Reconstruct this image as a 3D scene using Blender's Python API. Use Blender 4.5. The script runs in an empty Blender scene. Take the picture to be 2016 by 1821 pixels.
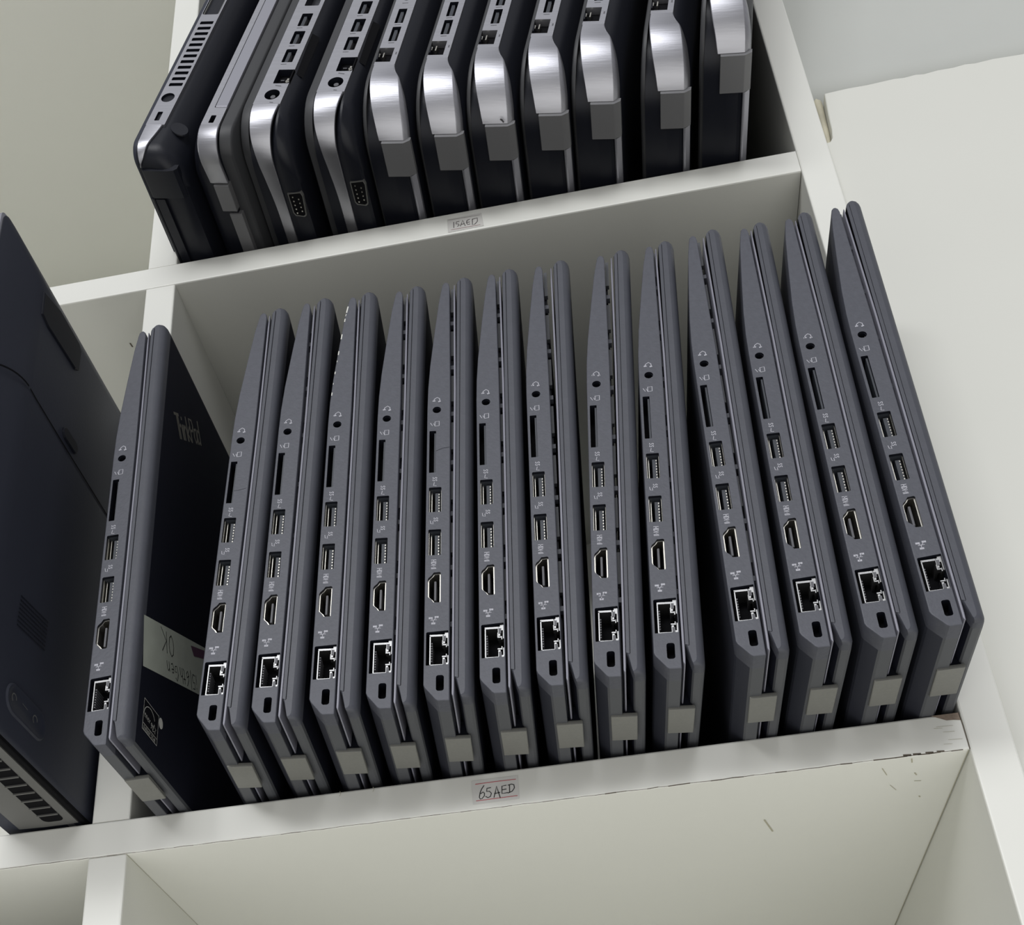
import bpy, math, random
from mathutils import Vector, Matrix, Euler
from mathutils.geometry import tessellate_polygon
sc = bpy.context.scene
C = sc.collection
random.seed(7)
# ------------------------------------------------------------------ camera
cd = bpy.data.cameras.new('camera'); cam = bpy.data.objects.new('camera', cd); C.objects.link(cam)
cam.location = (0.19398, -0.41054, -0.22543)
cam.rotation_euler = (2.06028, 0.05689, 0.16103)
cd.sensor_fit = 'HORIZONTAL'; cd.sensor_width = 36
cd.lens = 36 * 2363.17308 / 2016.0
cd.shift_x = (1008 - 924.43360) / 2016.0
cd.shift_y = (1549.24563 - 910.5) / 2016.0
cd.clip_start = 0.01
sc.camera = cam
# ------------------------------------------------------------------ world, lamps, exposure
w = bpy.data.worlds.new('world'); sc.world = w; w.use_nodes = True
nt = w.node_tree; bg = nt.nodes['Background']
tc = nt.nodes.new('ShaderNodeTexCoord'); sx = nt.nodes.new('ShaderNodeSeparateXYZ'); cr = nt.nodes.new('ShaderNodeValToRGB')
mr = nt.nodes.new('ShaderNodeMapRange'); mr.inputs[1].default_value = -1; mr.inputs[2].default_value = 1
nt.links.new(tc.outputs['Generated'], sx.inputs[0]); nt.links.new(sx.outputs['Z'], mr.inputs[0]); nt.links.new(mr.outputs[0], cr.inputs[0]); nt.links.new(cr.outputs[0], bg.inputs[0])
e = cr.color_ramp.elements
e[0].position = 0.0; e[0].color = (0.52, 0.52, 0.50, 1)
e[1].position = 1.0; e[1].color = (0.50, 0.51, 0.53, 1)
m = e.new(0.12); m.color = (0.48, 0.48, 0.46, 1)
m = e.new(0.26); m.color = (0.20, 0.20, 0.20, 1)
m = e.new(0.46); m.color = (0.24, 0.24, 0.25, 1)
m = e.new(0.6); m.color = (0.38, 0.38, 0.40, 1)
bg.inputs[1].default_value = 0.85
def area(name, loc, target, sx_, sy_, energy, col=(1, 1, 1)):
    l = bpy.data.lights.new(name, 'AREA'); l.shape = 'RECTANGLE'; l.size = sx_; l.size_y = sy_; l.energy = energy; l.color = col
    o = bpy.data.objects.new(name, l); C.objects.link(o); o.location = loc
    o.rotation_euler = (Vector(target) - Vector(loc)).to_track_quat('-Z', 'Y').to_euler(); return o
area('ceiling_panel_light', (0.1, -2.6, 1.15), (0.15, 0, 0.1), 1.6, 0.9, 30, (0.97, 0.98, 1.0))
area('far_ceiling_panel_light', (-1.6, -4.2, 1.5), (0.15, 0, 0.1), 1.6, 0.8, 52, (0.98, 0.99, 1.0))
area('low_bounce_light', (0.1, -0.75, -1.25), (0.15, 0, -0.1), 3.0, 2.0, 16, (1.0, 0.99, 0.96))
vs = sc.view_settings
vs.view_transform = 'Standard'; vs.look = 'None'; vs.gamma = 1; vs.use_curve_mapping = False; vs.exposure = 0.06
# ------------------------------------------------------------------ materials
def mat(name, col, rough=0.5, metal=0.0, spec=0.5, noise=None, bump=None, coat=0):
    m = bpy.data.materials.new(name); m.use_nodes = True; t = m.node_tree; b = t.nodes['Principled BSDF']
    b.inputs['Base Color'].default_value = (*col, 1); b.inputs['Roughness'].default_value = rough
    b.inputs['Metallic'].default_value = metal; b.inputs['Specular IOR Level'].default_value = spec
    b.inputs['Coat Weight'].default_value = coat
    co = t.nodes.new('ShaderNodeTexCoord')
    if noise:
        sc_, amt, stretch = noise
        mp = t.nodes.new('ShaderNodeMapping'); mp.inputs['Scale'].default_value = stretch
        n = t.nodes.new('ShaderNodeTexNoise'); n.inputs['Scale'].default_value = sc_; n.inputs['Detail'].default_value = 5
        t.links.new(co.outputs['Object'], mp.inputs[0]); t.links.new(mp.outputs[0], n.inputs[0])
        r = t.nodes.new('ShaderNodeMapRange'); r.inputs[1].default_value = .25; r.inputs[2].default_value = .75
        r.inputs[3].default_value = 1 - amt; r.inputs[4].default_value = 1 + amt; t.links.new(n.outputs[0], r.inputs[0])
        v = t.nodes.new('ShaderNodeVectorMath'); v.operation = 'SCALE'; v.inputs[0].default_value = col
        t.links.new(r.outputs[0], v.inputs['Scale']); t.links.new(v.outputs[0], b.inputs['Base Color'])
    if bump:
        sc_, st, stretch = bump
        mp = t.nodes.new('ShaderNodeMapping'); mp.inputs['Scale'].default_value = stretch
        n = t.nodes.new('ShaderNodeTexNoise'); n.inputs['Scale'].default_value = sc_; n.inputs['Detail'].default_value = 3
        t.links.new(co.outputs['Object'], mp.inputs[0]); t.links.new(mp.outputs[0], n.inputs[0])
        bp = t.nodes.new('ShaderNodeBump'); bp.inputs['Strength'].default_value = st; bp.inputs['Distance'].default_value = 0.0005
        t.links.new(n.outputs[0], bp.inputs['Height']); t.links.new(bp.outputs[0], b.inputs['Normal'])
    return m
U = (1, 1, 1)
M_board = mat('white_laminate', (0.75, 0.75, 0.70), 0.42, noise=(9, .03, U), bump=(60, .12, U))
M_under = mat('white_melamine', (0.73, 0.73, 0.675), 0.6, noise=(5, .03, U), bump=(150, .06, U))
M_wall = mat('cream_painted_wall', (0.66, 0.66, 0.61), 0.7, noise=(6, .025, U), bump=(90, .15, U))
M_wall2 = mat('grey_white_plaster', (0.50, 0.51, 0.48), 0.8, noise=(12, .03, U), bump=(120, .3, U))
M_fill = mat('old_filler', (0.50, 0.47, 0.36), 0.7, noise=(60, .2, U), bump=(80, .5, U))
M_chip = mat('bare_fibreboard', (0.23, 0.18, 0.14), 0.9, noise=(400, .35, U))
M_crack = mat('dark_crack', (0.12, 0.10, 0.075), 0.9)
M_scr = mat('faint_scratch', (0.42, 0.40, 0.30), 0.9)
M_tp = mat('charcoal_textured_plastic', (0.068, 0.071, 0.087), 0.48, spec=.45, noise=(420, .10, U), bump=(900, .15, U))
M_tpl = mat('charcoal_soft_touch_plastic', (0.059, 0.062, 0.076), 0.48, spec=.45, noise=(160, .06, U), bump=(900, .10, U))
M_tplid = mat('shaded_lid_plastic', (0.011, 0.012, 0.020), 0.6, spec=.12, bump=(900, .1, U))  # near-black tone puts the shade of the lid's unlit sides into the colour
M_tpr = mat('dark_rear_plastic', (0.070, 0.073, 0.080), 0.5, spec=.4)
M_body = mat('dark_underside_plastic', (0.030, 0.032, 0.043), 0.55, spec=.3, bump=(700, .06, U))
M_hpl = mat('dark_lid_edge_plastic', (0.042, 0.043, 0.046), 0.5, spec=.35)
M_rim = mat('grey_satin_rim', (0.21, 0.21, 0.25), 0.38, spec=.5)
M_hinge = mat('grey_painted_hinge_cap', (0.185, 0.185, 0.170), 0.45, metal=.2, noise=(900, .05, U))
M_blk = mat('black_plastic', (0.007, 0.008, 0.013), 0.5, spec=.2)
M_blk2 = mat('satin_black_plastic', (0.008, 0.009, 0.014), 0.42, spec=.28, bump=(700, .06, U))
M_cav = mat('port_cavity_black', (0.004, 0.004, 0.005), 0.8, spec=.1)
M_met = mat('port_shell_metal', (0.62, 0.60, 0.54), 0.30, metal=1)
M_met2 = mat('dull_tinned_frame', (0.34, 0.34, 0.34), 0.38, metal=1)
M_gold = mat('gold_contacts', (0.75, 0.62, 0.33), 0.35, metal=1)
M_ton = mat('port_tongue_grey', (0.10, 0.10, 0.11), 0.5)
M_usb3 = mat('port_tongue_dark', (0.035, 0.04, 0.05), 0.5)
M_sil = mat('brushed_silver', (0.42, 0.42, 0.45), 0.42, metal=.95, noise=(60, .06, (1, 1, 14)), bump=(90, .10, (1, 1, 16)))
M_sil2 = mat('painted_silver', (0.36, 0.36, 0.40), 0.42, metal=.75)
M_capd = mat('dark_grey_hinge_cap', (0.17, 0.17, 0.175), 0.5, metal=.3)
M_print = mat('pale_print', (0.42, 0.42, 0.46), 0.7)
M_printd = mat('dark_print', (0.10, 0.10, 0.11), 0.7)
M_logo = mat('dull_metal_logo', (0.22, 0.21, 0.18), 0.4, metal=.4)
M_paper = mat('white_paper', (0.66, 0.65, 0.62), 0.6, noise=(60, .02, U))
M_paper2 = mat('aged_paper', (0.56, 0.55, 0.52), 0.6, noise=(60, .03, U))
M_ink = mat('black_ink', (0.012, 0.012, 0.012), 0.6)
M_ink2 = mat('faded_ink', (0.10, 0.09, 0.09), 0.6)
M_red = mat('red_ink', (0.50, 0.05, 0.07), 0.6)
M_red2 = mat('faded_red_ink', (0.38, 0.25, 0.25), 0.6)
M_tape = mat('masking_tape', (0.46, 0.49, 0.42), 0.7, noise=(120, .08, U))
M_pur = mat('purple_print', (0.11, 0.05, 0.09), 0.6)
M_stk = mat('sticker_black', (0.008, 0.008, 0.01), 0.3)
M_stw = mat('sticker_white', (0.60, 0.60, 0.56), 0.5)
M_lap = mat('dark_blue_black_plastic', (0.027, 0.030, 0.044), 0.5, spec=.3, bump=(800, .08, U))
M_gry = mat('grey_metal_paint', (0.14, 0.14, 0.133), 0.5, metal=.3)
# ------------------------------------------------------------------ mesh helpers
class MB:
    def __init__(s): s.v = []; s.f = []; s.mi = []; s.mats = []
    def m(s, mt):
        if mt not in s.mats: s.mats.append(mt)
        return s.mats.index(mt)
    def add(s, vs_, fs, mt):
        o = len(s.v); k = s.m(mt); s.v += [tuple(v) for v in vs_]
        for f in fs: s.f.append([i + o for i in f]); s.mi.append(k)
    def box(s, x0, x1, y0, y1, z0, z1, mt, b=0.0):
        if b <= 0:
            s.add([(x, y, z) for x in (x0, x1) for y in (y0, y1) for z in (z0, z1)],
                  [(0, 1, 3, 2), (4, 6, 7, 5), (0, 4, 5, 1), (2, 3, 7, 6), (0, 2, 6, 4), (1, 5, 7, 3)], mt); return
        rings = []
        for y, d in ((y0, b), (y0 + b * .3, b * .3), (y0 + b, 0), (y1 - b, 0), (y1 - b * .3, b * .3), (y1, b)):
            c = b * .8
            X0, X1, Z0, Z1 = x0 + d, x1 - d, z0 + d, z1 - d
            rings.append([(X0 + c, y, Z0), (X1 - c, y, Z0), (X1, y, Z0 + c), (X1, y, Z1 - c), (X1 - c, y, Z1), (X0 + c, y, Z1), (X0, y, Z1 - c), (X0, y, Z0 + c)])
        s.loft(rings, mt, True, True)
    def loft(s, rings, mt, cap0=False, cap1=False, closed=True):
        n = len(rings[0]); vs_ = [p for r in rings for p in r]; fs = []
        for i in range(len(rings) - 1):
            for j in range(n if closed else n - 1):
                a = i * n + j; b = i * n + (j + 1) % n
                fs.append((a, b, b + n, a + n))
        if cap0: fs.append(tuple(range(n - 1, -1, -1)))
        if cap1: fs.append(tuple(range((len(rings) - 1) * n, len(rings) * n)))
        s.add(vs_, fs, mt)
    def flat(s, outer, holes, y, mt, flip=False):
        polys = [[Vector((a, b, 0)) for a, b in outer]] + [[Vector((a, b, 0)) for a, b in h] for h in holes]
        flatv = [p for q in polys for p in q]
        tr = tessellate_polygon(polys)
        out = []
        for t in tr:
            a, b, c = [flatv[i] for i in t]
            cr_ = (b.x - a.x) * (c.y - a.y) - (b.y - a.y) * (c.x - a.x)
            if (cr_ < 0) != flip: t = (t[0], t[2], t[1])
            out.append(tuple(t))
        s.add([(p.x, y, p.y) for p in flatv], out, mt)
    def prism(s, outer, holes, y0, y1, mt, bev=0.0, cap1=True, wall=None):
        outer = ccw(outer)
        if bev > 0:
            st = [(y0, bev), (y0 + bev * .13, bev * .5), (y0 + bev * .5, bev * .13), (y0 + bev, 0), (y1, 0)]
        else: st = [(y0, 0), (y1, 0)]
        rings = [[(a, y, b) for a, b in inset(outer, d)] for y, d in st]
        s.loft(rings[::-1], mt)
        s.flat(inset(outer, bev) if bev else outer, holes, y0, mt)
        if cap1: s.flat(outer, [], y1, mt, True)
        for h in holes:
            h = ccw(h)
            s.loft([[(a, y, b) for a, b in h] for y in (y0, y1)], wall or mt)
    def ribbon(s, pts, wd, mt, mp):
        """flat stroke through 2-D pts; mp maps (a,b) -> 3-D"""
        P = [Vector((a, b)) for a, b in pts]
        L = []; R = []
        for i, p in enumerate(P):
            a = P[max(i - 1, 0)]; b = P[min(i + 1, len(P) - 1)]; d = (b - a)
            if d.length < 1e-9: d = Vector((1, 0))
            d.normalize(); n = Vector((-d.y, d.x)) * wd / 2
            if i == 0: p = p - d * wd * .3
            if i == len(P) - 1: p = p + d * wd * .3
            L.append(p + n); R.append(p - n)
        vs_ = [mp(*q) for q in L] + [mp(*q) for q in R]; n = len(P)
        s.add(vs_, [(i, i + 1, n + i + 1, n + i) for i in range(n - 1)], mt)
    def build(s, name, parent=None, smooth=0):
        me = bpy.data.meshes.new(name); me.from_pydata(s.v, [], s.f)
        for m_ in s.mats: me.materials.append(m_)
        me.polygons.foreach_set('material_index', s.mi)
        if smooth:
            me.polygons.foreach_set('use_smooth', [True] * len(me.polygons))
            me.set_sharp_from_angle(angle=math.radians(smooth))
        me.update()
        o = bpy.data.objects.new(name, me); C.objects.link(o)
        if parent: o.parent = parent
        return o
def ccw(p):
    a = sum(p[i][0] * p[(i + 1) % len(p)][1] - p[(i + 1) % len(p)][0] * p[i][1] for i in range(len(p)))
    return list(p) if a > 0 else list(p)[::-1]
def inset(p, d):
    if d == 0: return list(p)
    out = []; n = len(p)
    for i in range(n):
        a = Vector(p[i - 1]); b = Vector(p[i]); c = Vector(p[(i + 1) % n])
        d1 = (b - a).normalized(); d2 = (c - b).normalized()
        n1 = Vector((-d1.y, d1.x)); n2 = Vector((-d2.y, d2.x)); m_ = (n1 + n2)
        if m_.length < 1e-6: m_ = n1
        m_.normalize(); k = d / max(.35, m_.dot(n1)); q = b + m_ * k; out.append((q.x, q.y))
    return out
def rrect(x0, x1, z0, z1, r, n=5):
    out = []
    for cx, cz, a0 in ((x1 - r, z1 - r, 0), (x0 + r, z1 - r, 90), (x0 + r, z0 + r, 180), (x1 - r, z0 + r, 270)):
        for k in range(n + 1):
            a = math.radians(a0 + 90 * k / n); out.append((cx + r * math.cos(a), cz + r * math.sin(a)))
    return out
def circ(x, z, r, n=20): return [(x + r * math.cos(2 * math.pi * k / n), z + r * math.sin(2 * math.pi * k / n)) for k in range(n)]
def mm(p): return [(a / 1000, b / 1000) for a, b in p]
def empty(name, loc=(0, 0, 0), rot=(0, 0, 0)):
    o = bpy.data.objects.new(name, None); C.objects.link(o); o.location = loc; o.rotation_euler = rot; o.empty_display_size = .02; return o
def tag(o, label=None, cat=None, group=None, kind=None):
    if label: o['label'] = label
    if cat: o['category'] = cat
    if group: o['group'] = group
    if kind: o['kind'] = kind
    return o
def copy_tree(o, parent=None):
    c = o.copy(); C.objects.link(c); c.parent = parent
    for ch in [q for q in C.objects if q.parent == o]: copy_tree(ch, c)
    return c
# simple stroke letters, unit height, (x, y) lists
GL = {'O': [[(.25, 0), (.05, .2), (0, .5), (.08, .85), (.28, 1), (.5, .85), (.55, .5), (.45, .15), (.25, 0)]],
 'K': [[(0, 0), (0, 1)], [(.55, 1.05), (.03, .45), (.6, -.05)]], 'i': [[(0, 0), (0, .6)], [(0, .85), (0, .92)]],
 '5': [[(.45, 1), (.1, .98), (.05, .55), (.35, .58), (.48, .3), (.3, .02), (0, .08)]], '|': [[(0, -.15), (0, 1.1)]],
 '6': [[(.4, 1), (.1, .6), (0, .25), (.2, 0), (.42, .2), (.35, .45), (.05, .3)]],
 't': [[(.1, .95), (.1, .1), (.25, 0)], [(-.05, .65), (.3, .65)]], 'h': [[(0, 0), (0, 1)], [(0, .45), (.2, .6), (.32, .45), (.34, 0)]],
 'G': [[(.5, .85), (.25, 1), (0, .55), (.15, .05), (.45, .1), (.5, .45), (.28, .45)]], 'e': [[(0, .35), (.35, .38), (.3, .6), (.08, .58), (0, .25), (.15, 0), (.38, .08)]],
 'n': [[(0, 0), (0, .6)], [(0, .4), (.2, .6), (.33, .45), (.35, 0)]], 'H': [[(0, 0), (0, 1)], [(.5, 0), (.5, 1)], [(0, .5), (.5, .5)]],
 'D': [[(0, 0), (0, 1), (.3, .95), (.5, .5), (.3, .05), (0, 0)]], 'M': [[(0, 0), (0, 1), (.3, .4), (.6, 1), (.6, 0)]], 'I': [[(0, 0), (0, 1)]],
 'S': [[(.45, .9), (.15, 1), (.03, .75), (.42, .35), (.3, 0), (0, .08)]], 'T': [[(0, 1), (.55, 1)], [(.28, 1), (.28, 0)]], 'P': [[(0, 0), (0, 1), (.35, .95), (.42, .72), (.3, .5), (0, .48)]],
 'k': [[(0, 0), (0, 1)], [(.35, .62), (.03, .3), (.38, 0)]], 'a': [[(.35, .6), (.1, .58), (0, .25), (.12, 0), (.33, .15), (.35, .6), (.36, 0)]],
 'd': [[(.35, 1), (.35, 0)], [(.35, .5), (.12, .6), (0, .3), (.12, 0), (.35, .12)]], 'r': [[(0, 0), (0, .6)], [(0, .4), (.25, .6)]],
 'g': [[(.33, .55), (.1, .6), (0, .3), (.15, .05), (.33, .2)], [(.33, .6), (.33, -.25), (.05, -.3)]], 'y': [[(0, .6), (.17, .05)], [(.38, .6), (.08, -.35)]],
 'N': [[(0, 0), (0, 1), (.5, 0), (.5, 1)]], 'E': [[(.45, 1), (0, 1), (0, 0), (.45, 0)], [(0, .5), (.38, .5)]], 'R': [[(0, 0), (0, 1), (.4, .85), (.35, .55), (0, .5), (.45, 0)]],
 'Y': [[(0, 1), (.25, .5), (.5, 1)], [(.25, .5), (.25, 0)]], 'A': [[(0, 0), (.28, 1), (.55, 0)], [(.1, .35), (.46, .35)]]}
ADV = {'i': .25, '|': .35, 'I': .25, 't': .45, 'M': .85, ' ': .35}
def write(mb, text, org, dx, h, wd, mt, mp, sp=1.0):
    """dx: unit reading direction in 2-D; letters go up along its left normal"""
    ux, uy = dx; vx, vy = -uy, ux; x = 0
    for ch in text:
        for st in GL.get(ch, []):
            mb.ribbon([(org[0] + ux * (x + a * h) + vx * b * h, org[1] + uy * (x + a * h) + vy * b * h) for a, b in st], wd, mt, mp)
        x += ADV.get(ch, .72) * h * sp
# ------------------------------------------------------------------ shelf unit
W = 0.32676; T = 0.016; H2 = 0.33319; D = 0.265; H3 = H2 + 0.34
unit = empty('shelf_unit', (0.15, 0, -0.6))
tag(unit, 'white laminate shelf unit holding the rows of laptops', 'shelf unit')
def uchild(mb, name, smooth=0):
    o = mb.build(name, unit, smooth); o.matrix_parent_inverse = Matrix.Translation((-0.15, 0, 0.6)); return o
def board(name, x0, x1, y0, y1, z0, z1, under=True):
    b = MB(); r = .0008
    # front edge rounded strip + body
    ring = lambda y, d: [(x0, y, z0 + d), (x1, y, z0 + d), (x1, y, z1 - d), (x0, y, z1 - d)]
    if name.startswith('shelf'):
        b.loft([ring(y0, r), ring(y0 + r * .3, r * .3), ring(y0 + r, 0)], M_board, True, False)
        b.box(x0, x1, y0 + r, y1, z0, z1, M_under)
    else:
        ringv = lambda y, d: [(x0 + d, y, z0), (x1 - d, y, z0), (x1 - d, y, z1), (x0 + d, y, z1)]
        b.loft([ringv(y0, r), ringv(y0 + r * .3, r * .3), ringv(y0 + r, 0)], M_board, True, False)
        b.box(x0, x1, y0 + r, y1, z0, z1, M_under)
    return uchild(b, name)
s_mid = board('shelf_board', -0.42, W - .0003, 0, D, -0.0158, 0)
s_up = board('shelf_board', -0.42, W - .0003, 0, D, H2 - T, H2)
board('shelf_board', -0.42, W - .0003, 0, D, H3 - T, H3)
board('divider_panel', -0.0162, 0, 0.0003, D, -0.5, -0.0159)
board('divider_panel', -0.0162, 0, 0.0003, D, 0.0001, H2 - T - .0001)
board('divider_panel', -0.0162, 0, 0.0003, D, H2 + .0001, H3 - T - .0001)
board('divider_panel', W, W + T, 0, D, -0.5, H3)
board('shelf_board', 0.0002, W - .0003, 0, D, -.349, -.333)  # unseen board, added to bounce light up to the mid shelf's underside
board('shelf_board', -0.42, -0.0164, 0, D, -.088, -.072)  # unseen board, added to keep light from below off the left underside
b = MB(); b.box(-0.42, W, D, D + .006, -0.5, H3, M_under); uchild(b, 'back_panel')
board('divider_panel', -0.436, -0.42, 0, D, -0.5, H3)
# worn corner and cracks on the mid shelf front
b = MB(); mpf = lambda a, c: (a / 1000, -0.00012, c / 1000)
b.add([mpf(*p) for p in [(316.2, -.1), (326.3, -.1), (326.4, -3.4), (323.6, -2.9), (321.3, -2.8), (319.0, -1.6)]], [(0, 5, 4, 3, 2, 1)], M_chip)
uchild(b, 'worn_edge_chip')['label'] = 'bare brown fibreboard chip at the shelf corner'
b = MB(); random.seed(3)
pts = [(x, -15.6 - .25 * random.random()) for x in range(-60, 326, 4)]
for i in range(len(pts) - 1): b.ribbon([pts[i], pts[i + 1]], .12 + .35 * random.random() * (1 if i > 62 else .4), M_crack, mpf)
for x in (303, 306.5, 311, 315): b.ribbon([(x, -15.2), (x + 2.4, -15.4)], .7 * random.random() + .3, M_crack, mpf)
b.ribbon([(326.3, 0), (326.5, -6), (326.55, -15.8)], .35, M_crack, mpf)
for x, z, l in ((317, -5, 6), (319, -7.5, 4), (320, -11, 5), (318, -12.6, 3), (316, -5.6, 3), (113, -.2, .1)): b.ribbon([(x, z), (x + l, z - .25)], .12, M_scr, mpf)
for x in (88, 101.5): b.ribbon([(x, 0), (x + .4, -1.1), (x - .1, -2.0)], .18, M_scr, mpf)
uchild(b, 'edge_crack')
b = MB(); mpu = lambda a, c: (a / 1000, c / 1000, -0.01594)
for p in ([(0, 0.4), (0, 240)], [(326.2, 0.4), (326.2, 240)]): b.ribbon(p, .35, M_scr, mpu)
for p, wd in (([(296, 7), (298.5, 13)], .35), ([(301, 22), (304, 27)], .25), ([(254, 40), (258, 52)], .7), ([(309, 14), (310, 16)], .5), ([(310, 21), (312.5, 21.5)], .35), ([(306, 2), (306.6, 5)], .5), ([(314, 35), (314.6, 36)], .5)):
    b.ribbon(p, wd, M_scr, mpu)
uchild(b, 'scuff_mark')
b = MB(); mpu2 = lambda a, c: (a / 1000, c / 1000, H2 - T - .00012); b.ribbon([(-38.5, 32), (-38.2, 34.5)], .8, M_crack, mpu2); uchild(b, 'screw_hole')
# ------------------------------------------------------------------ walls
b = MB(); x0 = W + T + .0006
top = [(350.2, 379.4), (362, 380.2), (372, 380.0), (386, 380.9), (391, 380.3), (397, 381.0), (401, 380.2), (408, 381.2), (416, 381.0), (422, 381.9), (427, 381.2), (436, 382.0), (450, 381.4), (470, 382.4), (520, 382), (900, 382)]
outl = mm([(x0 * 1000, -500), (900, -500)] + top[::-1] + [(349.6, 372), (348.8, 362), (348.2, 350), (347.3, 343.5), (345.6, 340.6), (343.9, 340.4)] + [(x0 * 1000, 340)])
b.prism(outl, [], 0.004, 0.05, M_wall, bev=.0008); tag(b.build('wall_right'), kind='structure')
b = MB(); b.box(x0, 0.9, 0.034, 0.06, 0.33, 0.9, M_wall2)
# added plaster foot, undercut so the wall above the ledge falls into shade
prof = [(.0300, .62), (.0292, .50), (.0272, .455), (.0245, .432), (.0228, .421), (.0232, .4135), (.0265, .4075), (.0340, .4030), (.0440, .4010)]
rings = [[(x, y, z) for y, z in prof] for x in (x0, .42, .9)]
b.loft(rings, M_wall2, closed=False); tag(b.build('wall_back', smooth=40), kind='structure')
b = MB()
rings = []
for k, (z, wd, xc) in enumerate([(.3405, .0008, .3452), (.3425, .0019, .3457), (.352, .0024, .3460), (.365, .0026, .3464), (.374, .0028, .3467), (.379, .0028, .3468), (.3799, .001, .3462)]):
    rings.append([(xc + wd * math.cos(a), .0105 + .004 * math.sin(a), z) for a in [2 * math.pi * j / 12 for j in range(12)]])
b.loft(rings, M_fill, True, True)
rings = [[(.3488 - (.379 - z) * .05 + .0012 * math.cos(a), .014 + .004 * math.sin(a), z) for a in [2 * math.pi * j / 8 for j in range(8)]] for z in (.345, .355, .365, .375)]
b.loft(rings, M_fill, True, True)
tag(b.build('trim_1', smooth=60), kind='structure')
# ------------------------------------------------------------------ price labels
def price(name, corners, label, paper, strokes, lines, ink, red, wd):
    b = MB(); b.add([(a / 1000, -.0001 - .00002 * k, c / 1000) for k, (a, c) in enumerate(corners)] , [(0, 3, 2, 1)], paper)
    o = b.build(name); tag(o, label, 'price label', 'handwritten price labels on the shelf edges')
    mp = lambda a, c: (a / 1000, -.00025, c / 1000)
    b = MB()
    for s_ in strokes: b.ribbon(s_, wd, ink, mp)
    b.build('handwriting', o)
    for l, mt, w_ in lines:
        b = MB(); b.ribbon(l, w_, mt, mp); b.build('label_line', o)
price('price_label', [(140.8, -2.9), (159.2, -3.0), (159.1, -13.2), (140.9, -13.3)], 'white paper price label handwritten 65AED between red lines on the lower shelf edge', M_paper,
 [[(145.7, -5.6), (144.7, -7.0), (144.0, -8.6), (143.6, -10.5), (143.9, -11.3), (144.6, -11.2), (145.6, -10.1), (145.7, -9.0), (145.2, -8.4), (144.2, -9.0)],
  [(148.3, -6.9), (146.8, -7.0), (146.6, -8.4), (147.7, -8.4), (148.4, -9.4), (147.9, -10.8), (146.9, -11.1), (146.1, -10.5)],
  [(149.3, -11.3), (150.0, -9.0), (150.6, -6.6), (151.1, -9), (151.7, -11.8)], [(149.6, -9.7), (151.7, -9.5)],
  [(154.4, -6.7), (152.7, -6.9), (152.5, -10.1), (154.8, -10.0)], [(152.6, -8.5), (154.3, -8.4)],
  [(155.7, -6.7), (155.5, -10.1)], [(155.1, -6.8), (156.4, -6.5), (157.4, -6.9), (157.5, -8.3), (156.6, -9.6), (154.9, -10.2)]],
 [([(142.4, -4.6), (150, -4.5), (158.3, -4.6)], M_red, .25), ([(142.3, -11.9), (158.4, -11.8)], M_red, .25)], M_ink, M_red, .34)
price('price_label', [(147.4, 328.9), (165.5, 329.2), (166.2, 318.9), (147.4, 318.5)], 'greyed paper price label handwritten 15AED on the upper shelf edge', M_paper2,
 [[(150.8, 325.6), (150.6, 321.4)], [(153.6, 325.5), (152.1, 325.4), (151.9, 323.9), (153.1, 323.7), (153.5, 322.6), (152.6, 321.9)],
  [(154.1, 321.7), (155.5, 325.8), (156.6, 321.3)], [(154.5, 322.9), (156.2, 323.0)],
  [(159.1, 325.7), (157.7, 325.1), (157.4, 323.3), (157.9, 322.0), (159.1, 322.0)], [(157.5, 323.6), (159.1, 323.6)],
  [(160.6, 325.4), (160.3, 321.1), (161.7, 321.3), (163.1, 323.1), (163.2, 325.6), (160.6, 325.4)]],
 [([(149.2, 320.1), (164.3, 320.1)], M_red2, .3), ([(148.1, 328.0), (164.6, 327.6)], M_ink2, .15)], M_ink2, M_red2, .42)  # upper dark line draws the paper's fold in ink colour
# ------------------------------------------------------------------ charcoal laptop (lower row)
LEN = 0.2996
def front_map(a, c): return (a / 1000, -.00004, c / 1000)
def icons(root):
    P = M_print; F = front_map
    def one(name, fn): q = MB(); fn(q); q.build(name, root)
    one('headphone_symbol', lambda b: (b.ribbon([(2.5, 144.3), (2.9, 145.5), (4.0, 146.4), (5.0, 145.6), (5.1, 144.2)], .32, P, F), b.ribbon([(2.3, 144.4), (3.1, 144.5)], .6, P, F), b.ribbon([(4.6, 144.0), (5.3, 144.2)], .6, P, F)))
    one('card_symbol', lambda b: (b.ribbon([(3.2, 130.6), (3.2, 133.0), (4.9, 133.2), (4.9, 130.8), (3.2, 130.6), (2.6, 132.2), (2.2, 130.8), (1.4, 132.4)], .3, P, F),))
    one('usb_symbol', lambda b: (write(b, 'SS', (2.6, 103.6), (0, -1), 1.6, .3, P, F), b.ribbon([(3.2, 101), (2.9, 99.4), (4, 99.2)], .25, P, F)))
    one('usb_symbol', lambda b: (write(b, 'SS', (3.2, 83.2), (0, -1), 1.5, .3, P, F), b.ribbon([(1.8, 81.8), (2.0, 80.4), (2.9, 80.2), (2.8, 81.4)], .25, P, F)))
    one('video_port_lettering', lambda b: write(b, 'HDMI', (2.4, 62.8), (0, -1), 1.8, .3, P, F))
    def net(b):
        for x, z in ((2.4, 36), (4.6, 36.4), (3.4, 33.6)): b.ribbon([(x - .5, z), (x + .5, z)], .8, P, F); b.ribbon([(x, z), (3.4, 34.8)], .22, P, F)
        b.ribbon([(2.4, 35.0), (4.6, 35.2)], .22, P, F)
    one('network_symbol', net)
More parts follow.
